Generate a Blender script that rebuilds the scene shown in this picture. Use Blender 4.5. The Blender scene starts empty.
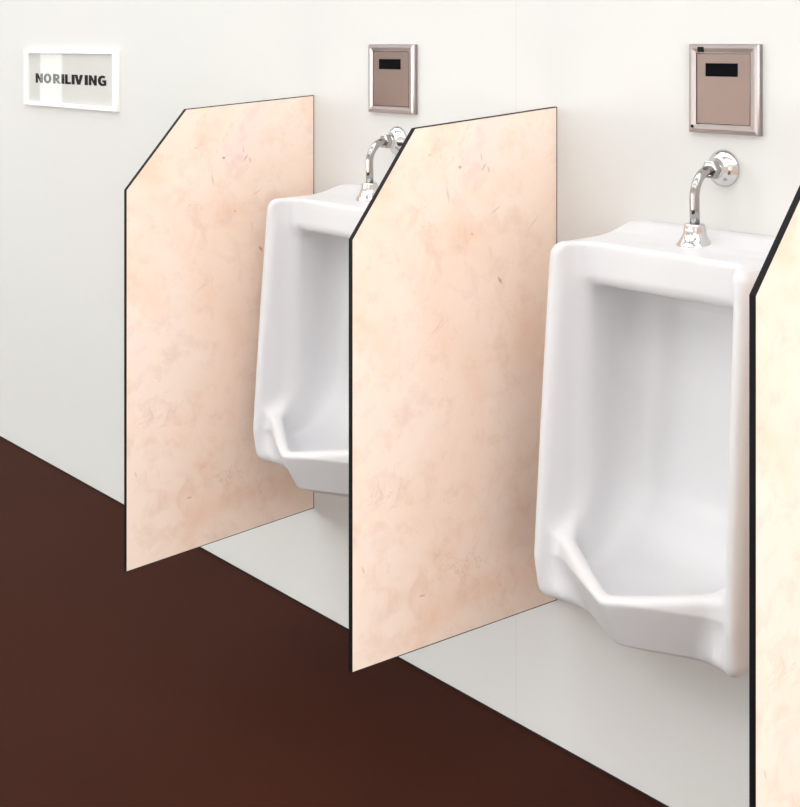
import bpy, bmesh, math
import numpy as np
from mathutils import Vector, Matrix

S = bpy.context.scene
COL = S.collection
PI = math.pi

# ------------------------------------------------------------------ helpers
def link_mesh(name, me, mat=None, parent=None, loc=(0, 0, 0)):
    o = bpy.data.objects.new(name, me)
    COL.objects.link(o)
    if mat is not None and not me.materials:
        me.materials.append(mat)
    o.location = loc
    if parent is not None:
        o.parent = parent
    return o

def obj(name, bm, mat, parent=None, loc=(0, 0, 0), smooth=False):
    bmesh.ops.recalc_face_normals(bm, faces=bm.faces[:])
    me = bpy.data.meshes.new(name)
    bm.to_mesh(me)
    bm.free()
    if smooth:
        me.shade_smooth()
    return link_mesh(name, me, mat, parent, loc)

def tag(o, label=None, cat=None, group=None, kind=None):
    if label: o['label'] = label
    if cat: o['category'] = cat
    if group: o['group'] = group
    if kind: o['kind'] = kind
    return o

def thing(name, loc, label, cat, group=None):
    o = bpy.data.objects.new(name, None)
    o.empty_display_size = 0.1
    COL.objects.link(o)
    o.location = loc
    return tag(o, label, cat, group)

def copy_thing(src, loc, label):
    r = src.copy(); COL.objects.link(r)
    r.location = loc; r['label'] = label
    for ch in list(src.children):
        c = ch.copy(); COL.objects.link(c); c.parent = r
        for g in list(ch.children):
            d = g.copy(); COL.objects.link(d); d.parent = c
    return r

def add_box(bm, lo, hi):
    v = [bm.verts.new((x, y, z)) for x in (lo[0], hi[0]) for y in (lo[1], hi[1]) for z in (lo[2], hi[2])]
    for f in ((0, 1, 3, 2), (4, 6, 7, 5), (0, 4, 5, 1), (2, 3, 7, 6), (0, 2, 6, 4), (1, 5, 7, 3)):
        bm.faces.new([v[i] for i in f])

def box_bm(lo, hi, bevel=0.0, seg=2):
    bm = bmesh.new(); add_box(bm, lo, hi)
    if bevel:
        bmesh.ops.recalc_face_normals(bm, faces=bm.faces[:])
        bmesh.ops.bevel(bm, geom=bm.edges[:], offset=bevel, segments=seg, affect='EDGES', profile=.5)
    return bm

def loop_loft(bm, loops, close_start=False, close_end=False):
    rows = [[bm.verts.new(p) for p in lp] for lp in loops]
    n = len(rows[0])
    for a, b in zip(rows, rows[1:]):
        for i in range(n):
            j = (i + 1) % n
            bm.faces.new((a[i], a[j], b[j], b[i]))
    if close_start: bm.faces.new(rows[0][::-1])
    if close_end: bm.faces.new(rows[-1])

def rect_loop(hw, hz, y):
    return [(-hw, y, -hz), (hw, y, -hz), (hw, y, hz), (-hw, y, hz)]

def lathe(bm, prof, axis='z', n=48, cap0=True, cap1=True, flute=None):
    loops = []
    for r, h in prof:
        lp = []
        for i in range(n):
            a = 2 * PI * i / n
            rr = r * (1 + (flute(h, a) if flute else 0))
            c, s = rr * math.cos(a), rr * math.sin(a)
            lp.append((c, s, h) if axis == 'z' else (c, h, s))
        loops.append(lp)
    loop_loft(bm, loops, cap0, cap1)

def tube(bm, pts, rad, n=24):
    P = [Vector(p) for p in pts]
    loops = []
    x = Vector((1, 0, 0))                       # the pipe bends in the plane x = 0
    for i, p in enumerate(P):
        t = (P[min(i + 1, len(P) - 1)] - P[max(i - 1, 0)]).normalized()
        b = t.cross(x).normalized()
        loops.append([tuple(p + rad * (math.cos(2 * PI * k / n) * x + math.sin(2 * PI * k / n) * b)) for k in range(n)])
    loop_loft(bm, loops, True, True)

# ------------------------------------------------------------------ materials
def new_mat(name):
    m = bpy.data.materials.new(name); m.use_nodes = True
    nt = m.node_tree
    return m, nt, nt.nodes['Principled BSDF']

def plain(name, col, rough=.5, metal=0., spec=.5, coat=0.):
    m, nt, b = new_mat(name)
    b.inputs['Base Color'].default_value = (*col, 1)
    b.inputs['Roughness'].default_value = rough
    b.inputs['Metallic'].default_value = metal
    b.inputs['Specular IOR Level'].default_value = spec
    if coat:
        b.inputs['Coat Weight'].default_value = coat
        b.inputs['Coat Roughness'].default_value = .05
    return m

def N(nt, t, **kw):
    n = nt.nodes.new(t)
    for k, v in kw.items():
        if k in n.inputs.keys(): n.inputs[k].default_value = v
        else: setattr(n, k, v)
    return n

def ramp(nt, stops):
    r = nt.nodes.new('ShaderNodeValToRGB')
    e = r.color_ramp.elements
    while len(e) < len(stops): e.new(.5)
    for q, (p, c) in zip(e, stops):
        q.position = p; q.color = (*c, 1)
    return r

def mixc(nt, fac, a, b):
    m = nt.nodes.new('ShaderNodeMix'); m.data_type = 'RGBA'
    if isinstance(fac, (int, float)): m.inputs[0].default_value = fac
    else: nt.links.new(fac, m.inputs[0])
    for s, v in ((m.inputs[6], a), (m.inputs[7], b)):
        if isinstance(v, tuple): s.default_value = (*v, 1)
        else: nt.links.new(v, s)
    return m.outputs[2]

def tiled(name, col_a, col_b, seam, ax, size, phase, width, rough, spec, noise_scale):
    """large tiles: faint blotchy glaze and hairline joints, in metres"""
    m, nt, b = new_mat(name); L = nt.links.new
    tc = N(nt, 'ShaderNodeTexCoord')
    sx = N(nt, 'ShaderNodeSeparateXYZ'); L(tc.outputs['Object'], sx.inputs[0])
    no = N(nt, 'ShaderNodeTexNoise', Scale=noise_scale, Detail=3.0); L(tc.outputs['Object'], no.inputs['Vector'])
    rp = ramp(nt, [(.35, (0, 0, 0)), (.65, (1, 1, 1))]); L(no.outputs['Fac'], rp.inputs[0])
    base = mixc(nt, rp.outputs[0], col_a, col_b)
    hit = None
    for k in range(2):
        a = N(nt, 'ShaderNodeMath', operation='ADD'); L(sx.outputs[ax[k]], a.inputs[0]); a.inputs[1].default_value = -phase[k]
        w = N(nt, 'ShaderNodeMath', operation='PINGPONG'); L(a.outputs[0], w.inputs[0]); w.inputs[1].default_value = size[k] / 2
        c = N(nt, 'ShaderNodeMath', operation='LESS_THAN'); L(w.outputs[0], c.inputs[0]); c.inputs[1].default_value = width
        if hit is None: hit = c.outputs[0]
        else:
            x = N(nt, 'ShaderNodeMath', operation='MAXIMUM'); L(hit, x.inputs[0]); L(c.outputs[0], x.inputs[1]); hit = x.outputs[0]
    L(mixc(nt, hit, base, seam), b.inputs['Base Color'])
    b.inputs['Roughness'].default_value = rough
    b.inputs['Specular IOR Level'].default_value = spec
    return m

M = {}
M['wall'] = tiled('white_wall_tile', (.640, .650, .635), (.652, .643, .637), (.607, .605, .594), (0, 2), (3.0, 3.4), (-2.098, -.35), .0014, .5, .25, 1.3)
M['paint'] = plain('white_paint', (.78, .78, .76), .7, spec=.2)
M['floor'] = tiled('brown_floor_tile', (.040, .0116, .0064), (.044, .0132, .0076), (.043, .0134, .0086), (0, 1), (.9, .9), (-2.506, .45),   .0015, .6, .04, 1.6)
M['porcelain'] = plain('white_porcelain', (.69, .695, .715), .36, spec=.45)
M['chrome'] = plain('polished_chrome', (.66, .65, .65), .15, metal=1)
M['chrome_dull'] = plain('worn_chrome', (.42, .405, .40), .16, metal=1)
M['steel'] = plain('brushed_steel', (.190, .136, .122), .42, metal=1)
M['steel_rim'] = plain('steel_rim', (.37, .325, .32), .36, metal=1)
M['sensor'] = plain('black_sensor_window', (.003, .003, .004), .6, spec=.03)
M['black'] = plain('black_edge', (.004, .004, .005), .5, spec=.15)
M['frame'] = plain('white_frame', (.93, .93, .92), .35)
M['print'] = plain('grey_print', (.74, .74, .71), .7, spec=.2)
M['ink'] = plain('black_ink', (.008, .008, .009), .6, spec=.2)
M['ceiling'] = plain('grey_ceiling', (.38, .38, .37), .8, spec=.2)
M['brown'] = plain('dark_brown', (.022, .017, .015), .7, spec=.1)
M['alu'] = plain('white_aluminium', (.7, .7, .7), .4)

def glass_mat():
    m, nt, b = new_mat('clear_glass'); L = nt.links.new
    nt.nodes.remove(b)
    out = nt.nodes['Material Output']
    # Schlick reflectance, the same from either side of the pane
    ge = N(nt, 'ShaderNodeNewGeometry')
    dp = N(nt, 'ShaderNodeVectorMath', operation='DOT_PRODUCT'); L(ge.outputs['Incoming'], dp.inputs[0]); L(ge.outputs['Normal'], dp.inputs[1])
    ab = N(nt, 'ShaderNodeMath', operation='ABSOLUTE'); L(dp.outputs['Value'], ab.inputs[0])
    om = N(nt, 'ShaderNodeMath', operation='SUBTRACT'); om.inputs[0].default_value = 1; L(ab.outputs[0], om.inputs[1])
    pw = N(nt, 'ShaderNodeMath', operation='POWER'); L(om.outputs[0], pw.inputs[0]); pw.inputs[1].default_value = 5
    fr = N(nt, 'ShaderNodeMath', operation='MULTIPLY_ADD'); L(pw.outputs[0], fr.inputs[0]); fr.inputs[1].default_value = .96; fr.inputs[2].default_value = .035
    tr = N(nt, 'ShaderNodeBsdfTransparent'); gl = N(nt, 'ShaderNodeBsdfGlossy', Roughness=.02)
    mx = N(nt, 'ShaderNodeMixShader')
    L(fr.outputs[0], mx.inputs[0]); L(tr.outputs[0], mx.inputs[1]); L(gl.outputs[0], mx.inputs[2]); L(mx.outputs[0], out.inputs[0])
    return m
M['glass'] = glass_mat()

def emit(name, col, s):
    m, nt, b = new_mat(name)
    b.inputs['Base Color'].default_value = (.8, .8, .8, 1)
    b.inputs['Emission Color'].default_value = (*col, 1)
    b.inputs['Emission Strength'].default_value = s
    return m

def marble_mat():
    m, nt, b = new_mat('peach_marble'); L = nt.links.new
    tc = N(nt, 'ShaderNodeTexCoord')
    mp = N(nt, 'ShaderNodeMapping'); mp.inputs['Location'].default_value = (.3, .15, .6); mp.inputs['Rotation'].default_value = (.5, 0, 0)
    L(tc.outputs['Object'], mp.inputs[0])
    # broad clouds
    n1 = N(nt, 'ShaderNodeTexNoise', Scale=3.6, Detail=4.0, Roughness=.55, Distortion=.7); L(mp.outputs[0], n1.inputs['Vector'])
    r1 = ramp(nt, [(.28, (.915, .66, .505)), (.43, (.945, .755, .63)), (.58, (.955, .80, .69)), (.72, (.945, .78, .71))]); L(n1.outputs['Fac'], r1.inputs[0])
    # fine mottling
    n2 = N(nt, 'ShaderNodeTexNoise', Scale=17, Detail=6.0, Roughness=.65, Distortion=.4); L(mp.outputs[0], n2.inputs['Vector'])
    r2 = ramp(nt, [(.33, (.93, .885, .86)), (.50, (1, 1, 1)), (.70, (1.0, 1.0, 1.0))]); L(n2.outputs['Fac'], r2.inputs[0])
    mu = nt.nodes.new('ShaderNodeMix'); mu.data_type = 'RGBA'; mu.blend_type = 'MULTIPLY'; mu.inputs[0].default_value = .9
    L(r1.outputs[0], mu.inputs[6]); L(r2.outputs[0], mu.inputs[7])
    # thin broken veins
    n3 = N(nt, 'ShaderNodeTexNoise', Scale=6.5, Detail=5.0, Roughness=.6, Distortion=1.6); L(mp.outputs[0], n3.inputs['Vector'])
    d = N(nt, 'ShaderNodeMath', operation='SUBTRACT'); L(n3.outputs['Fac'], d.inputs[0]); d.inputs[1].default_value = .5
    ab = N(nt, 'ShaderNodeMath', operation='ABSOLUTE'); L(d.outputs[0], ab.inputs[0])
    rv = ramp(nt, [(0, (1, 1, 1)), (.012, (0, 0, 0))]); L(ab.outputs[0], rv.inputs[0])
    n4 = N(nt, 'ShaderNodeTexNoise', Scale=5.0, Detail=2.0); L(tc.outputs['Object'], n4.inputs['Vector'])
    rm = ramp(nt, [(.53, (0, 0, 0)), (.66, (.27, .27, .27))]); L(n4.outputs['Fac'], rm.inputs[0])
    vm = N(nt, 'ShaderNodeMath', operation='MULTIPLY'); L(rv.outputs[0], vm.inputs[0]); L(rm.outputs[0], vm.inputs[1])
    c = mixc(nt, vm.outputs[0], mu.outputs[2], (.50, .30, .20))
    # small pits
    vo = N(nt, 'ShaderNodeTexVoronoi', Scale=26.0); L(mp.outputs[0], vo.inputs['Vector'])
    rp = ramp(nt, [(.05, (1, 1, 1)), (.13, (0, 0, 0))]); L(vo.outputs['Distance'], rp.inputs[0])
    sc = N(nt, 'ShaderNodeSeparateColor'); L(vo.outputs['Color'], sc.inputs[0])
    gt = N(nt, 'ShaderNodeMath', operation='GREATER_THAN'); L(sc.outputs[0], gt.inputs[0]); gt.inputs[1].default_value = .935
    pm = N(nt, 'ShaderNodeMath', operation='MULTIPLY'); L(rp.outputs[0], pm.inputs[0]); L(gt.outputs[0], pm.inputs[1])
    pm2 = N(nt, 'ShaderNodeMath', operation='MULTIPLY'); L(pm.outputs[0], pm2.inputs[0]); pm2.inputs[1].default_value = .8
    c = mixc(nt, pm2.outputs[0], c, (.42, .25, .15))
    # a few brown inclusions of their own shape: (y, z, half length, half width, tilt, strength)
    for (sy, sz, ha, hb, tilt, st) in ((.280, .943, .0065, .0045, 0, .75), (.169, .704, .012, .0045, .9, .75), (.214, .940, .013, .0028, -.9, .6), (.201, .934, .010, .0024, 1.2, .5),
                                       (.221, .960, .012, .0022, 1.4, .45), (.247, .806, .006, .0035, .5, .45), (.380, .110, .011, .003, .1, .5), (.527, .197, .010, .003, 1.2, .35),
                                       (.360, .972, .007, .003, 0, .35), (.312, .890, .022, .004, 1.35, .35), (.070, .815, .030, .0022, -.7, .3), (.180, .850, .020, .0022, -.5, .35)):
        sb = N(nt, 'ShaderNodeMapping'); sb.vector_type = 'TEXTURE'
        sb.inputs['Location'].default_value = (0, sy, sz); sb.inputs['Rotation'].default_value = (tilt, 0, 0); sb.inputs['Scale'].default_value = (1, ha, hb)
        L(tc.outputs['Object'], sb.inputs[0])
        ns = N(nt, 'ShaderNodeVectorMath', operation='LENGTH'); L(sb.outputs[0], ns.inputs[0])
        rr = ramp(nt, [(.25, (st, st, st)), (1.0, (0, 0, 0))]); L(ns.outputs['Value'], rr.inputs[0])
        c = mixc(nt, rr.outputs[0], c, (.46, .27, .17))
    L(c, b.inputs['Base Color'])
    b.inputs['Roughness'].default_value = .45
    b.inputs['Specular IOR Level'].default_value = .25
    return m
M['marble'] = marble_mat()

# ------------------------------------------------------------------ the setting
E_SLIT, E_END, E_SIDE, E_LAMP = .7, 6.1, (6.8, 2.9, .6), 2.15
XL, XR, YF, ZC = -9.0, 4.4, 6.0, 4.0
def struct(name, bm, mat):
    o = obj(name, bm, mat); o['kind'] = 'structure'; return o
struct('floor', box_bm((XL, 0, -.1), (XR, YF, 0)), M['floor'])
struct('wall_back', box_bm((XL - .12, -.12, -.1), (XR + .12, 0, ZC)), M['wall'])
struct('ceiling', box_bm((XL - .12, -.12, ZC), (XR + .12, YF + .12, ZC + .1)), M['ceiling'])
struct('trim_1', box_bm((XL, 0, 0), (XR, .003, .0035)), M['brown'])
def wall_with_holes(name, along, c0, c1, a0, a1, holes, mat):
    """a wall slab running along x or y between c0 and c1 in depth, with openings (s0, s1, z0, z1)"""
    bm = bmesh.new()
    def bx(s0, s1, z0, z1):
        if along == 'x': add_box(bm, (s0, c0, z0), (s1, c1, z1))
        else: add_box(bm, (c0, s0, z0), (c1, s1, z1))
    p = a0
    for s0, s1, z0, z1 in holes:
        bx(p, s0, -.1, ZC); bx(s0, s1, -.1, z0); bx(s0, s1, z1, ZC); p = s1
    bx(p, a1, -.1, ZC)
    return struct(name, bm, mat)

def fill_window(name, along, c, s0, s1, z0, z1, mat, bars):
    bm = bmesh.new(); pm = bmesh.new(); t = .045
    def bx(b, u0, u1, w0, w1, hd):
        if along == 'x': add_box(b, (u0, c - hd, w0), (u1, c + hd, w1))
        else: add_box(b, (c - hd, u0, w0), (c + hd, u1, w1))
    bx(bm, s0, s0 + t, z0, z1, .03); bx(bm, s1 - t, s1, z0, z1, .03)
    bx(bm, s0 + t, s1 - t, z0, z0 + t, .03); bx(bm, s0 + t, s1 - t, z1 - t, z1, .03)
    for k in range(1, bars + 1):
        m = s0 + (s1 - s0) * k / (bars + 1)
        bx(bm, m - .02, m + .02, z0 + t, z1 - t, .025)
    w = struct(name, bm, M['alu'])
    bx(pm, s0 + t, s1 - t, z0 + t, z1 - t, .006)
    obj('fill_window_pane', pm, mat, w)
    return w

# dark slab added for the sign's reflection; glowing windows added as unseen fill light
hd_ = (1.85, 2.75, -.1, 2.2)
wall_with_holes('wall_left', 'y', XL - .12, XL, 0, YF, [hd_], M['paint'])
h1 = (2.067, 2.245, .7, 1.95)                       # glowing strip added to put the pale streak in the sign's glass
bm = bmesh.new()
for y0, y1, z0, z1 in ((hd_[0], h1[0], 0, 2.2), (h1[1], hd_[1], 0, 2.2), (h1[0], h1[1], 0, h1[2]), (h1[0], h1[1], h1[3], 2.2)):
    add_box(bm, (XL - .07, y0, z0), (XL - .025, y1, z1))
dr = struct('added_door_1', bm, M['brown'])  # unseen dark slab, added so the glass over the lettering reflects dark
obj('streak_pane', box_bm((XL - .05, h1[0], h1[2]), (XL - .042, h1[1], h1[3])), emit('streak_glow', (.95, 1, .98), E_SLIT), dr)
h2 = (.5, 5.5, .1, 1.9)
wall_with_holes('wall_right', 'y', XR, XR + .12, 0, YF, [h2], M['paint'])
fill_window('fill_window_1', 'y', XR + .06, *h2, emit('fill_glow_end', (1, .97, .95), E_END), 2)  # unseen source, added to brighten the partition faces
hf = [(-8.2, -5.0, .1, 1.9), (-4.2, -1.0, .1, 1.9), (-.2, 3.0, .1, 1.9)]
wall_with_holes('wall_front', 'x', YF, YF + .12, XL - .12, XR + .12, hf, M['paint'])
for k, h in enumerate(hf):
    fill_window('fill_window_%d' % (k + 2), 'x', YF + .06, *h, emit('fill_glow_side', ((.94, 1, .95), (1, 1, .99), (1, .985, .985))[k], E_SIDE[k]), 2)  # unseen sources, added for even frontal fill on the back wall

lamp_mat = emit('lamp_diffuser', (1, .992, .985), E_LAMP)
def ceiling_light(x, y, label):
    t = thing('ceiling_light', (x, y, ZC), label, 'ceiling light', 'ceiling lights')
    hw, hd = 1.0, .62
    bm = bmesh.new()
    def lp(a, b, z): return [(-a, -b, z), (a, -b, z), (a, b, z), (-a, b, z)]
    loop_loft(bm, [lp(hw, hd, 0), lp(hw, hd, -.03), lp(hw - .03, hd - .03, -.035), lp(hw - .03, hd - .03, -.012)], True, False)
    obj('frame', bm, M['alu'], t)
    obj('diffuser', box_bm((-hw + .031, -hd + .031, -.022), (hw - .031, hd - .031, -.012)), lamp_mat, t)
    return t
for cy in (1.0, 2.8, 4.6):
    for cx in (-7.8, -5.55, -3.3, -1.05, 1.2, 3.3):
        ceiling_light(cx, cy, 'flat rectangular light panel in the ceiling grid over the washroom')

# ------------------------------------------------------------------ partitions
def inset(poly, d):
    n = len(poly); out = []
    for i in range(n):
        p0, p1, p2 = (Vector(poly[(i + k) % n]) for k in (-1, 0, 1))
        e1, e2 = (p1 - p0).normalized(), (p2 - p1).normalized()
        n1, n2 = Vector((-e1.y, e1.x)), Vector((-e2.y, e2.x))
        out.append(tuple(p1 + (n1 + n2) * (d / (1 + n1.dot(n2)))))
    return out

def partition(x, z0, pts, label):
    """pts: (y, z) outline counter-clockwise, the board stands off the wall along y; right face at x"""
    T = .009
    t = thing('urinal_partition', (x, 0, z0), label, 'partition', 'marble partitions between the urinals')
    pts = [(y, z - z0) for y, z in pts]
    area = sum(a[0] * b[1] - b[0] * a[1] for a, b in zip(pts, pts[1:] + pts[:1]))
    if area < 0: pts = pts[::-1]
    inn = inset(pts, .0016)
    bm = bmesh.new()
    loop_loft(bm, [[(-T, y, z) for y, z in inn], [(0, y, z) for y, z in inn]], True, True)
    obj('panel', bm, M['marble'], t)
    bm = bmesh.new()
    e = .0004
    L = [[(-T - e, y, z) for y, z in pts], [(e, y, z) for y, z in pts], [(e, y, z) for y, z in inn], [(-T - e, y, z) for y, z in inn]]
    loop_loft(bm, L + [L[0]])
    bmesh.ops.remove_doubles(bm, verts=bm.verts[:], dist=1e-6)
    ed = obj('edge_band', bm, M['black'], t); ed['label'] = 'black edge strip'
    return t
partition(-2.856, .273, [(0.0, .273), (.553, .243), (.553, 1.154), (.389, 1.342), (0.0, 1.367)],
          'peach marble partition on the left of the far urinal, closest to the framed sign')
partition(-1.974, .312, [(0.0, .312), (.554, .323), (.554, 1.135), (.399, 1.338), (0.0, 1.368)],
          'peach marble partition between the two urinals, in the middle of the row')
partition(-1.082, .303, [(0.0, .303), (.550, .303), (.550, 1.159), (.393, 1.345), (0.0, 1.371)],
          'peach marble partition cut off by the right edge, right of the near urinal')

# ------------------------------------------------------------------ urinals (one porcelain body, smooth blended solid)
def smin(a, b, k):
    h = np.clip(.5 + .5 * (b - a) / k, 0, 1)
    return b + (a - b) * h - k * h * (1 - h)
def smax(a, b, k): return -smin(-a, -b, k)

RB = .028
BODY = [(-.09, .455), (.215, .455), (.279, .459), (.293, .540), (.274, .80), (.252, 1.08), (.246, 1.128), (.21, 1.127), (.125, 1.129), (.085, 1.134), (.03, 1.149), (-.09, 1.152)]
def sd_poly(y, z, P):
    d = np.full(y.shape, 1e9); s = np.ones(y.shape)
    n = len(P)
    for i in range(n):
        (ax, ay), (bx, by) = P[i], P[i - 1]
        ex, ey = bx - ax, by - ay
        wx, wy = y - ax, z - ay
        t = np.clip((wx * ex + wy * ey) / (ex * ex + ey * ey), 0, 1)
        d = np.minimum(d, (wx - ex * t) ** 2 + (wy - ey * t) ** 2)
        c1, c2, c3 = z >= ay, z < by, ex * wy > ey * wx
        s = np.where((c1 & c2 & c3) | (~c1 & ~c2 & ~c3), -s, s)
    return s * np.sqrt(d)

W_OUT, W_IN = .225, .174
def urinal_sdf(x, y, z):
    u = np.abs(x); us = np.sqrt(x * x + .012 ** 2)
    # block: side profile swept across, all corners rounded
    r = RB
    qa = sd_poly(y, z, inset(BODY, RB))
    b = u - (W_OUT + .006 * np.clip((y - .1) / .2, 0, 1))
    qb = b + r
    d = np.minimum(np.maximum(qa, qb), 0) + np.sqrt(np.maximum(qa, 0) ** 2 + np.maximum(qb, 0) ** 2) - r
    # front set back between the side wings
    sz = np.clip((.68 - z) / .22, 0, 1); sz = sz * sz * (3 - 2 * sz)
    yf = .190 + .072 * sz * np.clip((u - .09) / .08, 0, 1)
    cut = smax(u - W_IN - .30 * np.clip(y - .17, 0, .12), yf - y, .035)
    d = smax(d, -cut, .024 - .014 * np.clip((z - 1.07) / .04, 0, 1))
    # pointed bowl
    t = np.clip((.545 - z) / .10, 0, 1.4)
    yp = .357 - .054 * t - .17 * np.clip(t - .90, 0, 1)
    v = us * .482 + (y - yp) * .876
    lip = (z - .545 - (.357 - y) * .37) / 1.066
    side = u - (.196 - .05 * t)
    bowl = smax(smax(v, lip, .014), smax(side, .424 - z, .008), .016)
    bowl = np.maximum(bowl, -.05 - y)
    d = smin(d, bowl, .035)
    # hollow
    v2 = v + .028
    upper = smin(-lip + .006, v2, .02)
    back = .075 - y - .035 * np.clip((z - .60) / .4, 0, 1) + .10 * np.clip((.66 - z) / .16, 0, 1) ** 2
    cav = smax(smax(u - W_IN, back, .07), smax(z - 1.045, .505 - z, .05), .03)
    cav = smax(cav, upper, .03)
    d = smax(d, -cav, .024)
    return np.maximum(d, -y)

def surface_nets(f, lo, hi, h):
    n = [int(math.ceil((b - a) / h)) + 1 for a, b in zip(lo, hi)]
    X, Y, Z = np.meshgrid(*[lo[i] + h * np.arange(n[i]) for i in range(3)], indexing='ij')
    D = f(X, Y, Z); I = D < 0
    c = [(i, j, k) for i in (0, 1) for j in (0, 1) for k in (0, 1)]
    sl = lambda A, o: A[o[0]:A.shape[0] - 1 + o[0], o[1]:A.shape[1] - 1 + o[1], o[2]:A.shape[2] - 1 + o[2]]
    cnt = sum(sl(I, o).astype(np.int8) for o in c)
    act = (cnt > 0) & (cnt < 8)
    idx = -np.ones(act.shape, np.int64); ids = np.argwhere(act); idx[act] = np.arange(len(ids))
    acc = np.zeros((len(ids), 3)); w = np.zeros(len(ids))
    for a in c:
        for ax in range(3):
            if a[ax]: continue
            b = list(a); b[ax] = 1
            da, db = sl(D, a)[act], sl(D, b)[act]
            m = (da < 0) != (db < 0)
            t = np.where(m, da / np.where(m, da - db, 1), 0)
            p = np.tile(np.array(a, float), (len(ids), 1)); p[:, ax] += t
            acc[m] += p[m]; w[m] += 1
    V = np.array(lo) + h * (ids + acc / w[:, None])
    F = []
    for ax in range(3):
        o1, o2 = [(1, 2), (2, 0), (0, 1)][ax]
        s0 = [slice(1, n[k] - 1) for k in range(3)]; s1 = list(s0)
        s0[ax] = slice(0, n[ax] - 1); s1[ax] = slice(1, n[ax])
        A, B = I[tuple(s0)], I[tuple(s1)]
        e = np.argwhere(A != B)
        base = e.copy()
        for k in range(3):
            if k != ax: base[:, k] += 1
        fl = A[tuple(e.T)]
        def g(d1, d2):
            q = base.copy(); q[:, o1] -= d1; q[:, o2] -= d2
            return idx[tuple(q.T)]
        q = np.stack([g(1, 1), g(0, 1), g(0, 0), g(1, 0)], 1)
        q[~fl] = q[~fl][:, ::-1]
        F.append(q)
    return V, np.concatenate(F)

def grad(f, V, e=5e-4):
    G = np.zeros_like(V)
    for k in range(3):
        a, b = V.copy(), V.copy(); a[:, k] += e; b[:, k] -= e
        G[:, k] = (f(*a.T) - f(*b.T)) / (2 * e)
    return G

def urinal_mesh():
    h = .0036
    V, F = surface_nets(urinal_sdf, (-.25, -.0031, .41), (.25, .385, 1.17), h)
    for _ in range(2):
        G = grad(urinal_sdf, V); d = urinal_sdf(*V.T)
        V -= np.clip(d / np.maximum((G * G).sum(1), .3), -h, h)[:, None] * G * .9
    V[:, 1] = np.maximum(V[:, 1], 0)
    me = bpy.data.meshes.new('urinal')
    me.from_pydata(V.tolist(), [], F.tolist())
    me.validate()
    me.shade_smooth()
    return me
um = urinal_mesh()
for x, oz, sz, lab in ((-1.541, 0, 1, 'near white porcelain wall urinal in front of the right marble partition, seen whole'),
               (-2.500, .0475, .955, 'far white porcelain wall urinal, partly hidden behind the middle marble partition')):
    u = link_mesh('urinal', um, M['porcelain'], None, (x, 0, oz))
    u.scale = (1 if sz == 1 else .985, 1, sz)                     # the far one is a slightly smaller casting
    tag(u, lab, 'urinal', 'wall urinals')

# ------------------------------------------------------------------ flush pipes
def flush_pipe(x, label):
    Z = 1.267
    t = thing('flush_pipe', (x, 0, Z), label, 'pipe', 'chrome flush pipes')
    bm = bmesh.new()
    lathe(bm, [(.035, 0), (.0355, .002), (.0345, .005), (.030, .010), (.023, .0155), (.0175, .019), (.0155, .024), (.0155, .034)], 'y', 48)
    obj('wall_flange', bm, M['chrome'], t, smooth=True)
    bm = bmesh.new()
    lathe(bm, [(.0165, .030), (.0185, .0315), (.0185, .045), (.0165, .0465), (.0125, .047)], 'y', 6)
    obj('hex_nut', bm, M['chrome_dull'], t)
    pts = [(0, .036, 0), (0, .050, -.001)]
    cy, cz, R = .047, -.049, .042
    for k in range(0, 13):
        a = PI / 2 * (1 - k / 12)
        pts.append((0, cy + R * math.cos(a), cz + (R + .006) * math.sin(a)))
    pts += [(0, .0888, -.070), (0, .088, -.0975)]
    bm = bmesh.new(); tube(bm, pts[:1] + pts[2:], .0092)
    obj('bent_pipe', bm, M['chrome_dull'], t, smooth=True)
    def flute(h, a):
        s = max(0, 1 - abs(h - .030) / .009)
        return -.07 * s * (.5 + .5 * math.cos(14 * a)) ** 2
    bm = bmesh.new()
    lathe(bm, [(.0335, -.004), (.0345, .000), (.033, .004), (.028, .010), (.0235, .018), (.021, .024), (.0202, .030), (.0195, .036), (.0185, .040), (.0165, .0415), (.0110, .0415)], 'z', 84, flute=flute)
    b = obj('spud_bell', bm, M['chrome'], t, (0, .088, -.138), smooth=True)
    return t
p1 = flush_pipe(-1.541, 'chrome flush pipe above the near urinal, fully visible')
copy_thing(p1, (-2.507, 0, 1.266), 'chrome flush pipe above the far urinal, half hidden by the middle partition')

# ------------------------------------------------------------------ flush sensor plates
def sensor_plate(x, w, label, latch):
    zc = 1.4170; hw, hz = w / 2, .0845
    t = thing('flush_sensor_plate', (x, 0, zc), label, 'sensor plate', 'flush sensor plates')
    bm = bmesh.new()
    fr = .018
    loop_loft(bm, [rect_loop(hw, hz, 0), rect_loop(hw, hz, .010), rect_loop(hw - .002, hz - .002, .0130), rect_loop(hw - .008, hz - .008, .0142),
                   rect_loop(hw - fr, hz - fr + .002, .0120), rect_loop(hw - fr, hz - fr + .002, .006)], True, True)
    obj('frame', bm, M['steel_rim'], t)
    iw, iz = hw - fr - .0012, hz - fr + .0008
    bm = bmesh.new()
    loop_loft(bm, [rect_loop(iw, iz, .0061), rect_loop(iw, iz, .0105), rect_loop(iw - .0015, iz - .0015, .012)], True, True)
    cv = obj('cover', bm, M['steel'], t)
    sw, sz = iw * .60, .0125
    bm = box_bm((-sw, .0119, -sz), (sw, .0127, sz))
    obj('sensor_window', bm, M['sensor'], cv, (-.003, 0, .036))
    if latch:
        obj('latch', box_bm((-.007, .0115, -.005), (.007, .0155, .005), .001), M['black'], t, (-hw + .030, 0, hz - .010))
        bm = bmesh.new(); lathe(bm, [(.003, .012), (.003, .0150), (.002, .0156)], 'y', 16)
        obj('screw', bm, M['black'], t, (-hw + .010, 0, -hz + .012))
    return t
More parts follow.
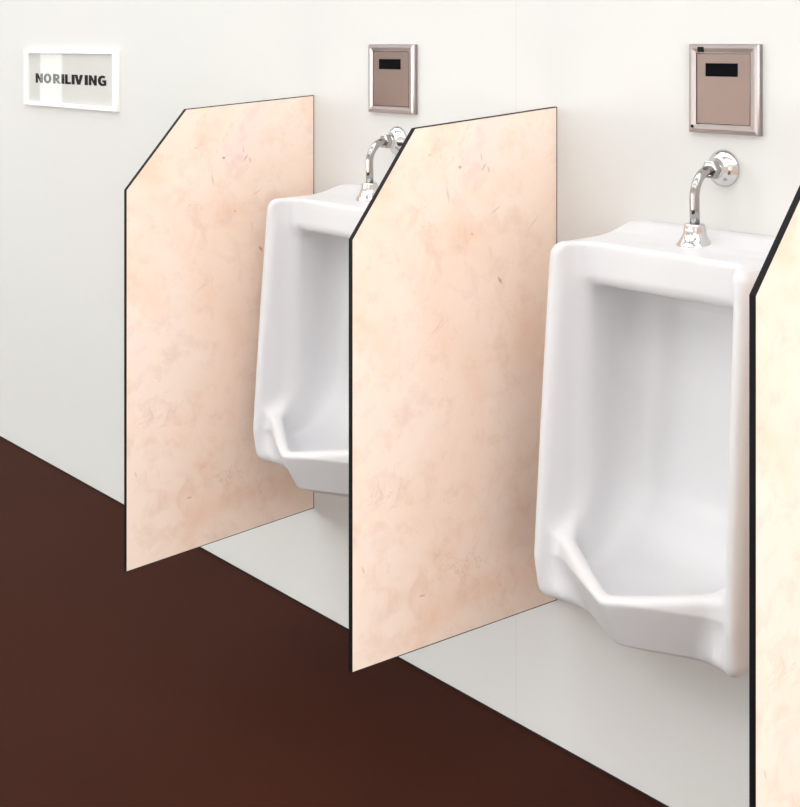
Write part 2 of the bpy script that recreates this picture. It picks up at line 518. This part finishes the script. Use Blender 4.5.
sensor_plate(-1.535, .160, 'steel flush sensor plate with a small black latch, above the near urinal', True)
sensor_plate(-2.521, .176, 'steel flush sensor plate above the far urinal, left of the other plate', False)

# ------------------------------------------------------------------ framed sign
def sign():
    x0, x1, z0, z1 = -4.650, -3.935, 1.281, 1.4840
    xc, zc = (x0 + x1) / 2, (z0 + z1) / 2; hw, hz = (x1 - x0) / 2, (z1 - z0) / 2
    t = thing('framed_sign', (xc, 0, zc), 'white framed glass sign with black lettering on the wall at left', 'sign')
    fx, fz = .027, .0145
    bm = bmesh.new()
    loop_loft(bm, [rect_loop(hw, hz, 0), rect_loop(hw, hz, .013), rect_loop(hw - .003, hz - .002, .0145), rect_loop(hw - fx + .002, hz - fz + .002, .0145),
                   rect_loop(hw - fx, hz - fz, .013), rect_loop(hw - fx, hz - fz, .002)], True, False)
    obj('frame', bm, M['frame'], t)
    obj('backing', box_bm((-hw + fx, .002, -hz + fz), (hw - fx, .004, hz - fz)), M['print'], t)
    g = obj('glass_pane', box_bm((-hw + fx, .0065, -hz + fz), (hw - fx, .0085, hz - fz)), M['glass'], t)
    # lettering, heavy humanist capitals
    def arc(cx, cz, rx, rz, a0, a1, n=20):
        return [(cx + rx * math.cos(math.radians(a0 + (a1 - a0) * i / n)), cz + rz * math.sin(math.radians(a0 + (a1 - a0) * i / n))) for i in range(n + 1)]
    def strip(o, i): return [[o[k], o[k + 1], i[k + 1], i[k]] for k in range(len(o) - 1)]
    sq = lambda a, b, c, d: [[(a, b), (c, b), (c, d), (a, d)]]
    G = {
        'I': sq(0, 0, 1, 1),
        'L': sq(0, 0, .42, 1) + sq(.42, 0, 1, .22),
        'N': sq(0, 0, .31, 1) + sq(.69, 0, 1, 1) + [[(.31, 1), (.31, .58), (.69, 0), (.69, .42)]],
        'V': [[(-.02, 1), (.34, 1), (.5, .36), (.5, 0), (.32, 0)], [(.66, 1), (1.02, 1), (.68, 0), (.5, 0), (.5, .36)]],
        'O': strip(arc(.5, .5, .5, .52, 0, 360, 36), arc(.5, .5, .20, .30, 0, 360, 36)),
        'R': sq(0, 0, .33, 1) + sq(.33, .79, .46, 1) + sq(.33, .36, .46, .58)
             + strip(arc(.46, .69, .42, .31, -90, 90), arc(.46, .685, .14, .115, -90, 90)) + [[(.34, .40), (.66, .42), (1.02, 0), (.69, 0)]],
        'G': strip(arc(.56, .5, .56, .52, 50, 290, 30), arc(.60, .5, .25, .29, 50, 290, 30)) + sq(.55, .36, 1, .55) + sq(.72, .02, 1, .37)
             + [[(.67, .21), (.75, -.0), (.75, .2), (.72, .22)]],
    }
    letters = [('N', -4.575, -4.516), ('O', -4.507, -4.446), ('R', -4.431, -4.373), ('I', -4.364, -4.342), ('L', -4.335, -4.290), ('I', -4.284, -4.262),
               ('V', -4.260, -4.200), ('I', -4.185, -4.162), ('N', -4.154, -4.097), ('G', -4.089, -4.029)]
    bm = bmesh.new()
    zb, zt = 1.3635, 1.3975
    for ch, a, b in letters:
        for poly in G[ch]:
            P = [(a + .008 + (b - a) * px - xc, zb + (zt - zb) * pz - zc) for px, pz in poly]
            lo = [(x, .0040, z) for x, z in P]; hi = [(x, .0050, z) for x, z in P]
            loop_loft(bm, [lo, hi], True, True)
    obj('lettering', bm, M['ink'], t)
    return t
sign()

# ------------------------------------------------------------------ camera
cam = bpy.data.cameras.new('camera'); co = bpy.data.objects.new('camera', cam); COL.objects.link(co)
cam.sensor_fit = 'HORIZONTAL'; cam.sensor_width = 36
FPX = 1329.66
cam.lens = FPX / 800 * 36
cam.shift_y = -(403.5 - 45) / 800
cam.clip_start = .05
right = Vector((.63914, -.76909, 0)); up = Vector((0, 0, 1)); back = Vector((.76909, .63914, 0))
co.matrix_world = Matrix(((right.x, up.x, back.x, 0), (right.y, up.y, back.y, 2.0769), (right.z, up.z, back.z, 1.5), (0, 0, 0, 1)))
S.camera = co

# ------------------------------------------------------------------ world and colour
w = bpy.data.worlds.new('world'); S.world = w; w.use_nodes = True
w.node_tree.nodes['Background'].inputs[0].default_value = (.9, .95, 1, 1)
w.node_tree.nodes['Background'].inputs[1].default_value = 1.0
S.cycles.diffuse_bounces = 8
S.cycles.max_bounces = 12
vs = S.view_settings
vs.view_transform = 'Standard'; vs.look = 'None'; vs.gamma = 1; vs.use_curve_mapping = False
vs.exposure = 0.33
